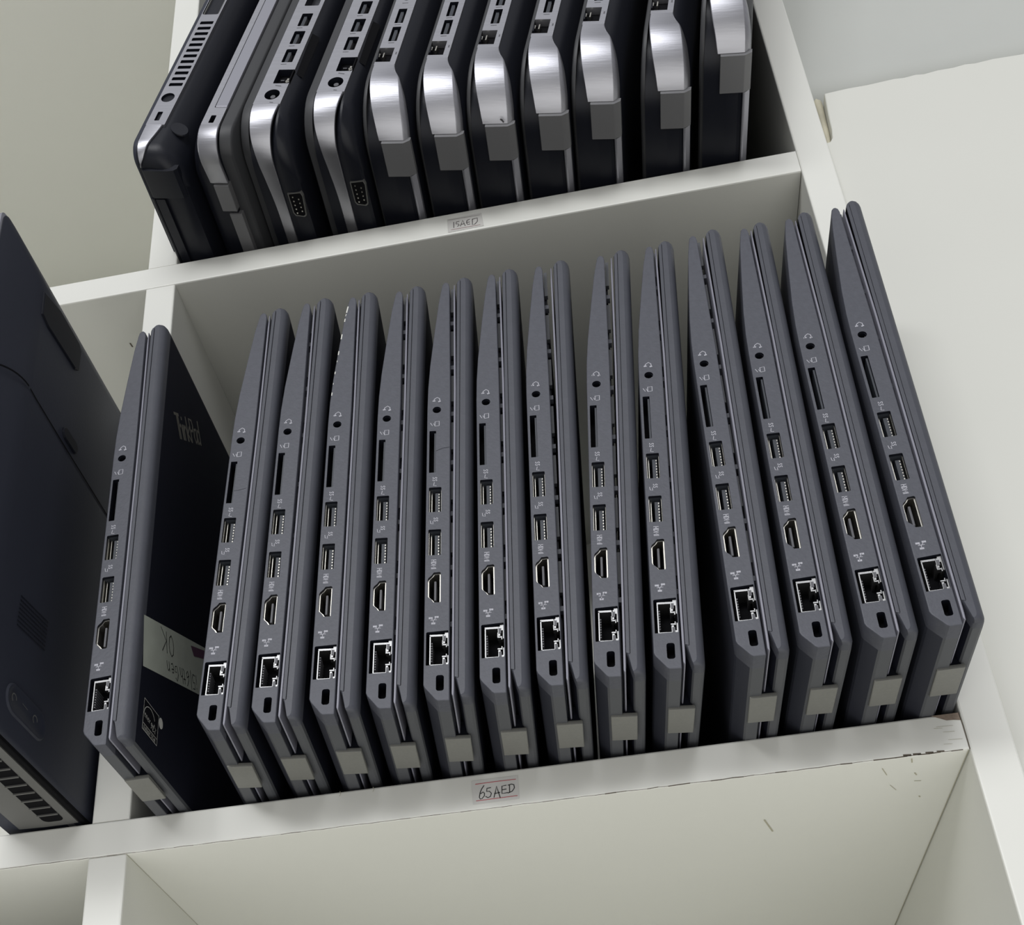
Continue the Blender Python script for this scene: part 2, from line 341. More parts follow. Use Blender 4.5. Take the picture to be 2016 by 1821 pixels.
def make_thinkpad():
    root = empty('charcoal_laptop')
    outline = mm([(0, 7.2), (.5, 5.9), (4.4, .9), (5.2, .35), (9.3, .3), (9.45, .6), (9.4, 14.9), (9.4, 30.6), (9.4, 150), (9.0, 196), (8.9, 211.5), (8.5, 213.6), (7.6, 214.5), (6.7, 214.4), (5.9, 213.4), (5.5, 211.5), (4.3, 203), (2.6, 185), (.9, 165), (.2, 152), (0, 140), (0, 75)])
    rj = mm([(.9, 15.3), (8.9, 15.5), (9.05, 16.2), (9.05, 29.8), (8.9, 30.3), (1.1, 29.8), (.8, 29.4), (.8, 15.6)])
    hd = mm([(6.0, 43.4), (6.0, 56.6), (5.6, 57.0), (3.4, 56.9), (2.6, 55.6), (1.4, 54.4), (1.1, 53.6), (1.1, 46.4), (1.4, 45.6), (2.6, 44.4), (3.4, 43.1), (5.6, 43.0)])
    holes = [rj, hd, rrect(.0011, .0060, .0651, .0775, .0004, 2), rrect(.0011, .0060, .0861, .0985, .0004, 2), rrect(.0010, .0037, .1061, .1281, .0002, 1),
             circ(.0039, .1395, .00175), rrect(.00455, .0074, .0044, .0110, .0009, 4)]
    b = MB(); b.prism(outline, holes, 0, .008, M_tp, bev=.00035, cap1=False, wall=M_blk)
    oo = ccw(outline)
    for k in range(len(oo)):
        p, q = oo[k], oo[(k + 1) % len(oo)]
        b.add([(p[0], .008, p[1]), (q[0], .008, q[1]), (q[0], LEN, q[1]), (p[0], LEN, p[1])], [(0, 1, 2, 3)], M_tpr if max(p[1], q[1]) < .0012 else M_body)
    b.flat(oo, [], .008, M_blk); b.flat(oo, [], LEN, M_body, True)
    # moulded step along the chamfer / rear edge
    case = b.build('bottom_case', root, 30)
    icons(root)
    def port(name, fn):
        q = MB(); fn(q); return q.build(name, root)
    def back(q, x0, x1, z0, z1, y=.0078): q.box(x0, x1, y, y + .0001, z0, z1, M_cav)
    def usb(z0, z1):
        def f(q):
            y0 = .0012
            for X0, X1, Z0, Z1, mt in ((.0012, .0014, z0, z1, M_met), (.0058, .0059, z0, z1, M_met), (.0011, .006, z0, z0 + .0002, M_ton), (.0011, .006, z1 - .0002, z1, M_usb3)): q.box(X0, X1, y0, .0078, Z0, Z1, mt)
            q.box(.0034, .0052, .0022, .0078, z0 + .0012, z1 - .0012, M_usb3)
            pass
            q.box(.0019, .0022, .0026, .0078, z0 + .0004, z1 - .0004, M_met)
            for k in range(7): zc = z0 + .0020 + k * (z1 - z0 - .0040) / 6; q.box(.0047, .0051, .0020, .0022, zc - .0003, zc + .0003, M_met)
            back(q, .0011, .006, z0, z1)
        return f
    port('usb_port', usb(.0651, .0775)); port('usb_port', usb(.0861, .0985))
    def hdmi(q):
        o_ = ccw(hd); i_ = inset(o_, .00045)
        for y0 in (.0009,):
            q.loft([[(a, y0, c) for a, c in o_], [(a, y0, c) for a, c in i_], [(a, .0078, c) for a, c in i_]], M_met)
        q.box(.0033, .0042, .0022, .0078, .0455, .0545, M_ton, .0002); back(q, .0011, .006, .043, .057)
    port('hdmi_port', hdmi)
    def eth(q):
        y = .0009
        for X0, X1, Z0, Z1 in ((.0020, .0024, .0158, .0288), (.0020, .0072, .0284, .0292), (.0020, .0072, .0154, .0162), (.0068, .0076, .0252, .0292), (.0068, .0076, .0154, .0190),
                               (.0076, .0086, .0276, .0300), (.0076, .0086, .0154, .0168), (.0086, .0091, .0240, .0300), (.0086, .0091, .0154, .0200)):
            q.box(X0, X1, y, .0078, Z0, Z1, M_met2)
        for Z0, Z1 in ((.0262, .0284), (.0160, .0182)): q.box(.0070, .0080, y - .0002, .002, Z0, Z1, M_ton)
        for X0, X1, Z0, Z1 in ((.0066, .0070, .0246, .0266), (.0066, .0082, .0244, .0249), (.0080, .0083, .0236, .0250), (.0066, .0082, .0193, .0198), (.0080, .0083, .0192, .0206)):
            q.box(X0, X1, y, .003, Z0, Z1, M_met2)
        for k in range(8): zc = .0178 + k * .0011; q.box(.0025, .0030, .0015, .0075, zc, zc + .00045, M_ton)
        back(q, .0008, .0091, .0153, .0303)
    port('ethernet_port', eth)
    def jack(q):
        o_ = circ(.0039, .1395, .00175); i_ = circ(.0039, .1395, .0015)
        q.loft([[(a, .0007, c) for a, c in o_], [(a, .0007, c) for a, c in i_], [(a, .0078, c) for a, c in i_]], M_blk)
        q.box(.0050, .0053, .0016, .003, .1389, .1399, M_met); back(q, .002, .006, .137, .142)
    port('headphone_jack', jack)
    port('memory_card_slot', lambda q: (q.box(.0029, .0036, .0009, .0078, .1066, .1276, M_usb3), back(q, .0008, .0040, .1055, .1285)))
    port('lock_slot', lambda q: back(q, .0043, .0077, .0042, .0112, .005))
    # dark core visible in the gap, with ribs
    deck = MB()
    deck.box(.0091, .0099, .0060, LEN - .004, .003, .2095, M_blk)
    zz = .034
    while zz < .205:
        deck.box(.0091, .0107, .0030, .0055, zz, zz + .0022, M_tpl); deck.box(.0091, .0105, .0040, .006, zz + .009, zz + .0235, M_tpr); zz += .0262
    deck.build('deck_core', root)
    # upper half that can stand a little off the bottom case: rim + lid
    rim = MB(); rim.prism(mm([(9.95, 3.2), (10.3, 2.2), (10.75, 2.4), (10.85, 5), (10.85, 150), (10.3, 200), (10.1, 212), (9.9, 213.2), (9.6, 212.6), (9.5, 205), (9.95, 150)]), [], 0.0002, LEN, M_rim, bev=.0003)
    rim.build('keyboard_deck', root, 30)
    lid = MB()
    base_o = mm([(11.15, 10.0), (11.6, 9.0), (13.3, 2.7), (13.9, 1.9), (16.3, 1.7), (17.3, 2.3), (17.7, 3.6), (17.7, 214.8), (17.4, 216.8), (16.6, 217.9), (15.2, 218.1), (13.6, 217.6), (12.2, 216.7), (11.6, 215.9), (11.15, 214.6)])
    def lring(y, dr, dl):
        out = []
        for a, c in base_o:
            k = max(0, min(1, (a - .0125) / .0052)); a2 = a - dr * k + dl * (1 - k); c2 = c + (dl if c < .1 else -dl) * (1.0 if not (.012 < c < .21) else 0) + (dr * .5 * k if c < .05 else -dr * .5 * k if c > .2 else 0)
            out.append((a2, y, c2))
        return out
    lid_r = [lring(.0003, .0030, .0003), lring(.0006, .0021, .0001), lring(.0012, .0012, 0), lring(.0021, .0005, 0), lring(.0034, .0001, 0), lring(.006, 0, 0)]
    lid.loft([r[::-1] for r in lid_r], M_tpl); lid.add(lid_r[0], [tuple(range(len(base_o)))], M_tpl)
    e1 = lring(LEN - .006, 0, 0); e2 = lring(LEN - .001, .001, .0003)
    nb = len(base_o)
    for k in range(nb):
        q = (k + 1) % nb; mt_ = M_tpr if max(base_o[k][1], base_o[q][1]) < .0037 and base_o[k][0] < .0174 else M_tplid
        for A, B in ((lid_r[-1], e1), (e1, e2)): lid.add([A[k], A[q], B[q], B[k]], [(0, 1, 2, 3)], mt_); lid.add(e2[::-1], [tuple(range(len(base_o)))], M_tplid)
    lo = lid.build('lid', root, 50)
    bz = MB(); bz.prism(mm([(11.0, 10.2), (12.35, 9.6), (12.35, 215.6), (11.6, 215.2), (11.0, 213.8)]), [], .0000, .01, M_tpl, bev=.0002); bz.build('screen_bezel', lo, 30)
    gz = MB(); gz.box(.01088, .0112, .00025, .01, .0105, .2135, M_cav); gz.box(.01235, .01247, .0001, .01, .0100, .2150, M_cav); gz.build('bezel_seam', lo)
    for y0 in (.02615, LEN - .0436):
        hb = MB(); hb.box(.0052, .0149, y0, y0 + .01745, -.0006, .0012, M_hinge, .0003); hb.box(.0056, .0140, y0 + .001, y0 + .0165, .0010, .0075, M_blk); hb.build('hinge_cap', root, 40)
    return root
poses = [ # x, y, lean, yaw, z0, pitch (solved from the photograph), gap of the deck at the top edge
 (0.03190, -0.05812, -0.0006, -0.0008, -0.00054, -0.0034),
 (0.07379, -0.05401, 0.0613, 0.0844, -0.00028, 0.0024),
 (0.09408, -0.05300, 0.0590, 0.0720, 0.00062, 0.0092),
 (0.11620, -0.05445, 0.0531, 0.0775, -0.00016, 0.0000),
 (0.13648, -0.05194, 0.0536, 0.0779, 0.00068, 0.0032),
 (0.15775, -0.05295, 0.0521, 0.0826, 0.00006, 0.0018),
 (0.17818, -0.05370, 0.0513, 0.0574, -0.00024, 0.0004),
 (0.19841, -0.05353, 0.0529, 0.0360, 0.00003, 0.0007),
 (0.21856, -0.05350, 0.0837, 0.0344, -0.00016, 0.0015),
 (0.23952, -0.05369, 0.0835, 0.0346, -0.00030, 0.0025),
 (0.26791, -0.05722, 0.0365, 0.0094, -0.00078, -0.0050),
 (0.28981, -0.05537, 0.0360, 0.0140, 0.00037, -0.0045),
 (0.31163, -0.05620, 0.0206, -0.0062, 0.00054, -0.0031),
 (0.33260, -0.05906, 0.0104, -0.0091, 0.00018, -0.0077)
]
gaps = [0.0003, .0002, .0008, .0002, .0009, .0010, .0008, .0024, .0018, .0001, .0016, .0002, .0001, .0008]
tp_labels = [
 'charcoal laptop at the far left with a taped OK note on its lid',
 'charcoal laptop just right of the one with the taped OK note',
 'charcoal laptop third from the left in the lower row',
 'charcoal laptop fourth from the left, bare white wear chips down its front edge',
 'charcoal laptop fifth from the left in the lower row',
 'charcoal laptop sixth from the left, a hair crack beside its card slot',
 'charcoal laptop seventh from the left, just right of the 65AED label',
 'charcoal laptop eighth from the left, its case gaping widest along the top',
 'charcoal laptop ninth from the left, just right of the light gap mid-row',
 'charcoal laptop fifth from the right, with the broad dark gap on its right',
 'charcoal laptop fourth from the right, just right of the broad dark gap',
 'charcoal laptop third from the right in the lower row',
 'charcoal laptop second from the right in the lower row',
 'charcoal laptop at the far right above the chipped brown shelf corner']
proto = make_thinkpad()
roots = [proto] + [copy_tree(proto) for _ in range(13)]
for i, r in enumerate(roots):
    x, y, lean, yaw, z0, pitch = poses[i]
    Rm = Euler((pitch, lean, yaw), 'XYZ').to_matrix()
    r.rotation_euler = (pitch, lean, yaw)
    r.location = Vector((x, y, z0)) + Rm @ Vector((-0.0253, 0, 0))
    tag(r, tp_labels[i], 'laptop', 'charcoal laptops standing on the lower shelf')
    a = gaps[i] / .215
    for ch in [q for q in C.objects if q.parent == r]:
        if ch.name.split('.')[0] in ('keyboard_deck', 'lid'):
            ch.rotation_euler = (0, a, 0); ch.location = (gaps[i] * .15, 0, .0001)
# marks on single laptops
def onlid(a, c): return (.01776, a / 1000, c / 1000)
lid0 = [q for q in C.objects if q.parent == roots[0] and q.name.startswith('lid')][0]
b = MB(); b.add([onlid(*p) for p in [(4.0, 59.5), (70.5, 88), (64, 60), (7.0, 37.6)]], [(0, 3, 2, 1)], M_tape)
tp_ = b.build('masking_tape_note', lid0); tp_['label'] = 'strip of pale masking tape with handwriting'
onl2 = lambda a, c: (.01781, a / 1000, c / 1000)
b = MB(); dx = (-math.cos(.36), -math.sin(.36))
write(b, 'OK', (32.4, 68.2), (-.96, -.28), 9.0, .5, M_ink, onl2, 1.15)
write(b, 'i5|6thGen', (58.5, 66.4), (-.925, -.38), 6.6, .45, M_ink, onl2, 1.0); b.build('handwriting', tp_)
b = MB(); b.add([onl2(*p) for p in [(51, 77), (66.7, 84.8), (66.2, 80.2), (55.1, 74.2)]], [(0, 3, 2, 1)], M_pur); b.build('purple_print', tp_)
b = MB(); b.add([onlid(*p) for p in [(10.6, 12.1), (24.7, 12.1), (24.7, 25.6), (10.6, 25.6)]], [(0, 1, 2, 3)], M_stk)
st = b.build('energy_rating_sticker', lid0); b = MB()
b.ribbon([(10.7, 12.2), (24.6, 12.2), (24.6, 25.5), (10.7, 25.5), (10.7, 12.1)], .3, M_stw, onl2)
b.ribbon([(10.7, 14.9), (24.6, 14.9)], .2, M_stw, onl2)
b.ribbon([(11.2 + 5.2 * (1 - math.cos(t)) + 0, 19 + 5.0 * math.sin(t)) for t in [k * math.pi / 14 for k in range(13)]], .3, M_stw, onl2)
write(b, 'energy', (11.8, 18.2), (.98, -.12), 2.6, .22, M_stw, onl2, .85)
b.ribbon([(21.2 + 2.0 * (1 if k % 2 == 0 else .45) * math.sin(k * math.pi / 5), 17.6 + 2.0 * (1 if k % 2 == 0 else .45) * math.cos(k * math.pi / 5)) for k in range(11)], .2, M_stw, onl2)
write(b, 'ENERGY STAR', (12.0, 12.7), (1, 0), 1.5, .18, M_stw, onl2, 1.0); b.build('sticker_print', st)
b = MB(); b.add([(.0178, .0269 + .0020 * math.sin(t), .0236 + .0024 * math.cos(t)) for t in [2 * math.pi * k / 14 for k in range(14)]], [tuple(range(14))], M_stw); b.build('round_white_mark', lid0)
b = MB(); write(b, 'ThinkPad', (22.0, 169.3), (.79, .613), 10.5, 1.25, M_logo, onl2, .60); b.build('lid_logo', lid0)
b = MB(); random.seed(11)
EL = [(140, .4), (152, .55), (165, 1.25), (185, 2.9), (203, 4.6), (211.5, 5.8)]
def ev(u):
    for (a, c), (a2, c2) in zip(EL, EL[1:]):
        if u <= a2: return c + (c2 - c) * (u - a) / (a2 - a)
    return 5.8
for u, l, wd in ((208.5, 3.5, .55), (204, 1.2, .3), (201, 1.6, .45), (191.5, 2.6, .5), (181.5, 2, .45), (176, .8, .25), (169.5, 1.2, .4), (163, .8, .25), (157.5, 1.5, .4)): b.ribbon([(ev(u), u), (ev(u - l), u - l)], wd, M_stw, front_map)
b.build('edge_wear', roots[3])
b = MB(); b.ribbon([(3.8, 117.4), (6.4, 118.6), (9.2, 119)], .18, M_blk, front_map); b.build('hair_crack', roots[5])
b = MB(); b.ribbon([(3.8, 112.4), (5.4, 112.6), (8.6, 113.6)], .14, M_blk, front_map); b.build('hair_crack', roots[1])
# ------------------------------------------------------------------ silver banded laptops (upper row)
HL = 0.318; HT = 0.233
def rr(v, y0, z0, r, y1=HL, z1=HT, r2=.008, n=9):
    """rounded rectangle ring in the (y,z) plane at thickness v (anticlockwise seen from +x)"""
    out = []
    for cy, cz, rad, a0 in ((y0 + r, z0 + r, r, 180), (y1 - r2, z0 + r2, r2, 270), (y1 - r2, z1 - r2, r2, 0), (y0 + r2, z1 - r2, r2, 90)):
        for k in range(n + 1):
            a = math.radians(a0 + 90 * k / n); out.append((v, cy + rad * math.cos(a), cz + rad * math.sin(a)))
    return out
def path(R, stations, m=1):
    """stations: distance s along side(z falling to R) -> arc -> rear (y rising). returns position and outward normal"""
    arc = R * math.pi / 2
    def P(s, ins):
        if s < 0: return (0 + ins, R - s)          # on the side face, s = -(z-R)
        if s < arc:
            a = s / R; return (R - (R - ins) * math.cos(a), R - (R - ins) * math.sin(a))
        return (R + (s - arc), 0 + ins)
    return P, arc
def lerp(tab, s):
    """smooth monotone interpolation of the station table"""
    if s <= tab[0][0]: return tab[0][1:]
    if s >= tab[-1][0]: return tab[-1][1:]
    i = max(k for k in range(len(tab) - 1) if tab[k][0] <= s); n = len(tab[0]); h = tab[i + 1][0] - tab[i][0]; t = (s - tab[i][0]) / h; out = []
    for c in range(1, n):
        sl = [(tab[k + 1][c] - tab[k][c]) / (tab[k + 1][0] - tab[k][0]) for k in range(len(tab) - 1)]
        def tan(k):
            if k == 0 or k == len(tab) - 1: return 0.0
            a, b = sl[k - 1], sl[k]
            return 0.0 if a * b <= 0 else 2 * a * b / (a + b)
        p0, p1, m0, m1 = tab[i][c], tab[i + 1][c], tan(i) * h, tan(i + 1) * h
        out.append((2 * t ** 3 - 3 * t * t + 1) * p0 + (t ** 3 - 2 * t * t + t) * m0 + (-2 * t ** 3 + 3 * t * t) * p1 + (t ** 3 - t * t) * m1)
    return tuple(out)
def band(mb, mt, R, tab, s0, s1, m=1, n=40, th=.0008):
    """swept band: section vL, vR (outer face), vS, insS (sloped flank)"""
    P, arc = path(R, None); rings = []; n = max(n, int((s1 - s0) / .0011))
    for k in range(n + 1):
        s = s0 + (s1 - s0) * k / n
        vL, vR, vS, iS = [q / 1000 for q in lerp(tab, s * 1000)]
        sec = [(vL, th + .0006), (vL, .0003), (vL + .0003, 0), (vR - .0004, 0), (vR, .0002), ((vR + vS) / 2, iS * .42), (vS, iS), (vS, iS + th), (vL + .0006, th + .0006)]
        rings.append([(m * v, *P(s, i_)) for v, i_ in (sec if m > 0 else sec[::-1])])
    mb.loft([r[::-1] for r in rings], mt, True, True)
def core(mb, mt, rows, m=1):
    rings = [[((x if abs(v) < 5 or m * x < 0 else m * (.005 + (m * x - .005) * (1 - .42 * z / HT))), y, z) for x, y, z in rr(m * v / 1000, y0 / 1000, z0 / 1000, r / 1000)] for v, y0, z0, r in rows]
    if m < 0: rings = rings[::-1]
    mb.loft(rings, mt, True, True)
def hp_type(kind):
    m = -1 if kind == 'drive' else 1
    root = empty('silver_edged_laptop'); R = {'vent': .010, 'drive': .013, 'serial': .020}.get(kind, .026); arc = R * math.pi / 2
    if kind == 'wide':
        LIDV = (-9.9, -7.7); vL, vR = -7.4, 3.4
        rows = [(-7.6, 5, .9, 25), (3.0, 5, .9, 25), (3.3, .8, .9, 25), (6.0, 1.8, 1.0, 25), (9, 5, 1.6, 24), (11.8, 9, 2.2, 22), (13.6, 12, 3.0, 20), (14.3, 15, 5.5, 18)]
        tab = [(-8, vL, vR, 3.5, .1), (-4, vL, 4.2, 4.6, .3), (2, -7.0, 7.4, 8.0, 1.0), (14, -5.2, 9.8, 12.0, 3.2), (28, -2.2, 11.3, 13.8, 3.4), (44, 0, 11.6, 14.0, 2.4), (58, 0, 11.6, 13.9, 1.6), (400, 0, 11.6, 13.9, 1.4)]
        s_end = arc + .0175 - R
    elif kind == 'serial':
        LIDV = (-11.8, -7.0); vL, vR = -6.3, 7.8
        rows = [(-6.8, 5, .9, 25), (4.6, 5, .9, 25), (7.9, 1.0, .5, 25), (9, 1.2, .2, 25), (12, 4, .0, 24), (14.6, 8, .2, 22), (16.0, 12, 1.4, 20), (16.4, 15, 6, 18)]
        tab = [(-12, vL, 8.2, 8.3, .2), (0, vL, 7.2, 7.4, .4), (14, -5.6, 5.4, 5.6, .4), (30, -3, 4.9, 5.2, .3), (60, -.8, 4.8, 5.1, .3), (400, -.1, 4.8, 5.1, .3)]
        s_end = arc + .25 - R
    elif kind == 'drive':
        LIDV = (-12.3, -5.7); vL, vR = -5, 5
        rows = [(-5.6, 5, .9, 16), (4.6, 5, .9, 16), (5.0, .9, .9, 16), (7, 3, 1, 16), (9.5, 7, 1.6, 16), (11.6, 11, 4, 14), (12.3, 15, 8, 13)]
        tab = [(-12, vL, 5.0, 5.1, .1), (10, vL - .2, 4.8, 5.2, .3), (30, -6.2, 3.2, 3.8, .5), (50, -8, 1.4, 2.2, .5), (400, -8.5, .6, 1.4, .5)]
        s_end = arc + .0225 - R
    else:
        LIDV = (-9.4, -6.6); vL, vR = -6.0, 4.6
        rows = [(-6.4, 1.2, 1.0, 10), (0.0, 1.1, .8, 10), (4, 1.2, .4, 10), (6.5, 2.0, .2, 11), (9.5, 4.2, .1, 12), (12.5, 7.5, .3, 13), (15.2, 11.5, 2, 13), (16.2, 15, 6, 12)]
        tab = [(-40, vL, 4.8, 5.2, .3), (-22, vL, 4.3, 4.6, .3), (-10, vL, 2.4, 2.7, .3), (0, -5.8, .3, .5, .2), (9, -5.0, -2.2, -2.0, .2), (14, -4.6, -4.4, -4.3, .1), (400, -4.4, -4.3, -4.2, .1)]
        s_end = .014
    rows = [(v, y, z, min(r, R * 1000 - 1)) for v, y, z, r in rows]
    b = MB(); core(b, M_blk2, rows, m); b.build('bottom_case', root, 35)
    b = MB(); l0, l1 = LIDV
    rl = R * 1000; core(b, M_hpl if kind != 'vent' else M_lap, [(l0, 2.5, 4.5, rl - 3), (l0 + .5, 1.2, 3.6, rl - 2), (l0 + 1.0, .8, 3, rl - 1), (l1, .8, 3, rl - 1)], m); b.build('lid', root, 40)
    # silver band: flat side plate with real openings, then the swept corner
    zt = .205; zb = .0385
    if kind == 'wide':
        rj = [(-7.4, 36.2), (.5, 36.0), (.5, 47.6), (-7.4, 47.8)]
        out = mm([(vL, zb * 1000), (vR, zb * 1000), (vR, zt * 1000), (vL, zt * 1000), (vL, 47.8), (.5, 47.6), (.5, 36.0 + 2.6), (.5, 38.6)])
        out = mm([(vL, 47.8), (.5, 47.6), (.5, 36.4), (vL, 36.6), (vL, 34.0), (vR, 34.0), (vR, zt * 1000), (vL, zt * 1000)]); zb = .034
        hs = [rrect(-.0042, .0003, .0531, .0649, .0002, 1), rrect(-.0042, .0003, .0680, .0800, .0002, 1), circ(-.0018, .0895, .0024), rrect(-.0045, .0005, .1, .112, .0003, 1)]
    elif kind == 'serial':
        zb = .0205
        out = mm([(vL, zb * 1000), (8.2, zb * 1000), (8.2, zt * 1000), (vL, zt * 1000)])
        hs = [circ(.0018, .0279, .0040, 22), rrect(-.0004, .0079, .0366, .0476, .0003, 1), rrect(-.0010, .0050, .0536, .0643, .0004, 1), rrect(-.0010, .0050, .0686, .0793, .0004, 1), rrect(-.0010, .0050, .0836, .0943, .0004, 1), rrect(-.002, .006, .101, .118, .0006, 2)]
    elif kind == 'drive':
        zb = .0135
        out = mm([(vL, zb * 1000), (5, zb * 1000), (5, zt * 1000), (vL, zt * 1000)])
        hs = [rrect(-.0014, .0014, .0146, .0204, .0003, 1)]
    else:
        zb = .0215
        out = mm([(vL, zb * 1000), (4.4, zb * 1000), (4.8, 62), (4.8, zt * 1000), (vL, zt * 1000)])
        hs = [rrect(-.0026, .0002, .0247, .0316, .0003, 1), circ(-.0012, .0428, .0036, 22)] + [rrect(-.0042, .0034, .0520 + .0047 * k, .0545 + .0047 * k, .0003, 1) for k in range(12)] + [rrect(-.0056, .0040, .1122, .132, .0012, 2)]
    b = MB()
    if m > 0: b.prism(out, hs, 0, .005, M_sil, bev=0, wall=M_blk)
    else:
        b.prism([(-a, c) for a, c in out], [[(-a, c) for a, c in h] for h in hs], 0, .005, M_sil, bev=0, wall=M_blk)
    band(b, M_sil, R, tab, -(zb - R), s_end, m)
    b.build('side_band', root, 40)
    def part(name, fn, par=root, sm=0):
        q = MB(); fn(q); return q.build(name, par, sm)
    def back(q, x0, x1, z0, z1, y=.0049): q.box(x0, x1, y, y + .0001, z0, z1, M_cav)
    if kind in ('wide', 'serial'):
        xs = (-.0042, .0003) if kind == 'wide' else (-.0010, .0050)
        zs = ((.0531, .0649), (.0680, .0800)) if kind == 'wide' else ((.0536, .0643), (.0686, .0793), (.0836, .0943))
        for z0, z1 in zs:
            def f(q):
                q.box(xs[0], xs[1], .003, .0049, z0, z1, M_cav)
                q.box(xs[0] + .0010, xs[0] + .0026, .0009, .003, z0 + .0012, z1 - .0012, M_usb3); q.box(xs[0] + .0026, xs[0] + .00275, .0010, .003, z0 + .0022, z1 - .0022, M_ton)
            part('usb_port', f)
        def f(q):
            if kind == 'wide':
                q.box(-.0074, .0005, .0036, .0049, .0364, .0478, M_cav); q.box(-.0078, -.0070, .0008, .004, .0400, .0445, M_blk)
                q.box(-.0078, -.0066, .0012, .0016, .0425, .0450, M_met); q.box(-.0052, -.0046, .0015, .004, .0425, .0462, M_met); q.box(-.0060, -.0010, .0024, .003, .0380, .0386, M_blk)
            else:
                q.box(-.0004, .0079, .0036, .0049, .0366, .0476, M_cav); q.box(.0056, .0066, .001, .0016, .0386, .0420, M_met); q.box(.0052, .0070, .001, .0016, .0398, .0406, M_met); q.box(.001, .0030, .0028, .0032, .0430, .0436, M_ton)
                q.box(.0076, .0082, -.0002, .0030, .0372, .0474, M_cav); q.box(.0062, .0081, -.0003, -.0001, .0372, .0378, M_met)
        part('ethernet_port', f)
        def pm(q):
            fm = lambda a, c: (a / 1000, -.00004, c / 1000)
            lst = ((-3.6, 51.6), (-3.6, 66.6), (-3.4, 84.8)) if kind == 'wide' else ((-.6, 52), (-.6, 67), (-.6, 82))
            for x, z in lst: q.ribbon([(x, z), (x + 2.8, z + .1)], .45, M_printd if kind == 'serial' else M_ton, fm)
            if kind == 'wide':
                q.ribbon([(2.2, 42.4), (2.2, 43.8)], .7, M_printd, fm)
            else:
                q.ribbon([(1.6, 35.0), (4.6, 34.4)], .6, M_printd, fm); q.ribbon([(2.4, 21.8), (4.0, 21.6)], .5, M_printd, fm)
        part('printed_port_symbols', pm)
    if kind == 'wide':
        part('audio_jack', lambda q: back(q, -.0045, .0008, .087, .092, .004)); part('charging_port', lambda q: back(q, -.0045, .0008, .1, .112, .004))
        # hinge cap and the thin bright trim past it
        def cap(q):
            q.loft([[(.0001, y, .0012), (.0001, y, -.0002), (.0004, y, -.0005), (.0112, y, -.0005), (.0118, y, -.0003), (.0146, y, .0018), (.0146, y, .004), (.0001, y, .004)] for y in (.0179, .0181, .0358, .0360)], M_capd, True, True)
        part('hinge_cap', cap, root, 30)
        part('rear_trim_strip', lambda q: q.loft([[(.0112, y, .0006), (.0118, y, .0001), (.0124, y, .0003), (.0143, y, .0024), (.0143, y, .0045), (.0112, y, .0045)] for y in (.0364, HL - .03)], M_sil2, True, True))
        part('hinge_bar', lambda q: (q.box(.0003, .0070, .0366, HL - .04, .0022, .006, M_tpr, .0006), q.box(.0075, .0105, .0366, HL - .04, .0016, .006, M_blk)))
    if kind == 'serial':
        part('power_jack', lambda q: (back(q, -.0026, .006, .0235, .0322, .0045), q.loft([[(a, y, c) for a, c in circ(.0018, .0279, r, 14)] for y, r in ((.0012, .0013), (.0045, .0013))], M_ton, True, True)))
        def ser(q):
            fr = lambda d: [(8.0 + d, 34.0 + d), (15.6 - d, 33.2 + d), (16.2 - d, 35.5), (15.0 - d, 46.6 - d), (13.6 - d, 47.6 - d), (8.9 + d, 47.0 - d), (8.0 + d, 45.4)]
            z = -.0006
            o_ = [(a / 1000, c / 1000, z) for a, c in fr(0)]; i_ = [(a / 1000, c / 1000, z) for a, c in fr(.45)]; k_ = [(a / 1000, c / 1000, .001) for a, c in fr(.45)]; o2 = [(a / 1000, c / 1000, .0012) for a, c in fr(0)]
            q.loft([o2, o_, i_, k_], M_gry, False, False); q.add([(a, c, -.0002) for a, c, _ in k_], [tuple(range(7))], M_cav)
            for k in range(9):
                row = k % 2; a = 10.4 + row * 3.0; c = 36.0 + k * 1.15
                q.loft([[(a / 1000 + .00042 * math.cos(t), c / 1000 + .00042 * math.sin(t), zz) for t in [j * math.pi / 4 for j in range(8)]] for zz in (0, -.0008)], M_met, True, True)
        part('serial_port', ser)
        part('side_vent', lambda q: q.loft([[(.0098 + (.0020) * math.cos(t) + (c_ - .058) * .0 , .0018 + (.0098 + .0020 * math.cos(t) - .008) * .7 - .0004, c_ + .0020 * math.sin(t)) for c_ in ((.058 + .018 * (1 if math.sin(t) > 0 else -1)) ,)][0] for t in [0]] and [[(.0085 + .0034 * s_, .0012 + .0022 * s_, z) for s_ in (0, 1)] for z in (.046, .079)], M_cav, closed=False))
        part('rear_lid_edge', lambda q: q.box(-.012, -.0085, .03, HL - .03, .006, .009, M_tpr, .0004))
    if kind == 'drive':
        part('optical_drive_door', lambda q: (q.box(-.0012, .0051, -.0004, .004, .0266, .160, M_sil2, .0002), q.box(-.0017, -.0012, -.0001, .004, .0266, .160, M_cav)))
        part('lock_slot', lambda q: back(q, -.0016, .0016, .0143, .0207, .003))
        part('hinge_cap', lambda q: (q.box(-.0020, .0062, .0232, .0382, -.0010, .006, M_capd, .0003),))
        part('hinge_cover', lambda q: (q.box(.0006, .0076, .0402, .0900, -.0002, .006, M_capd, .0004), q.box(.0006, .0076, .0900, HL - .04, -.0002, .006, M_capd)))
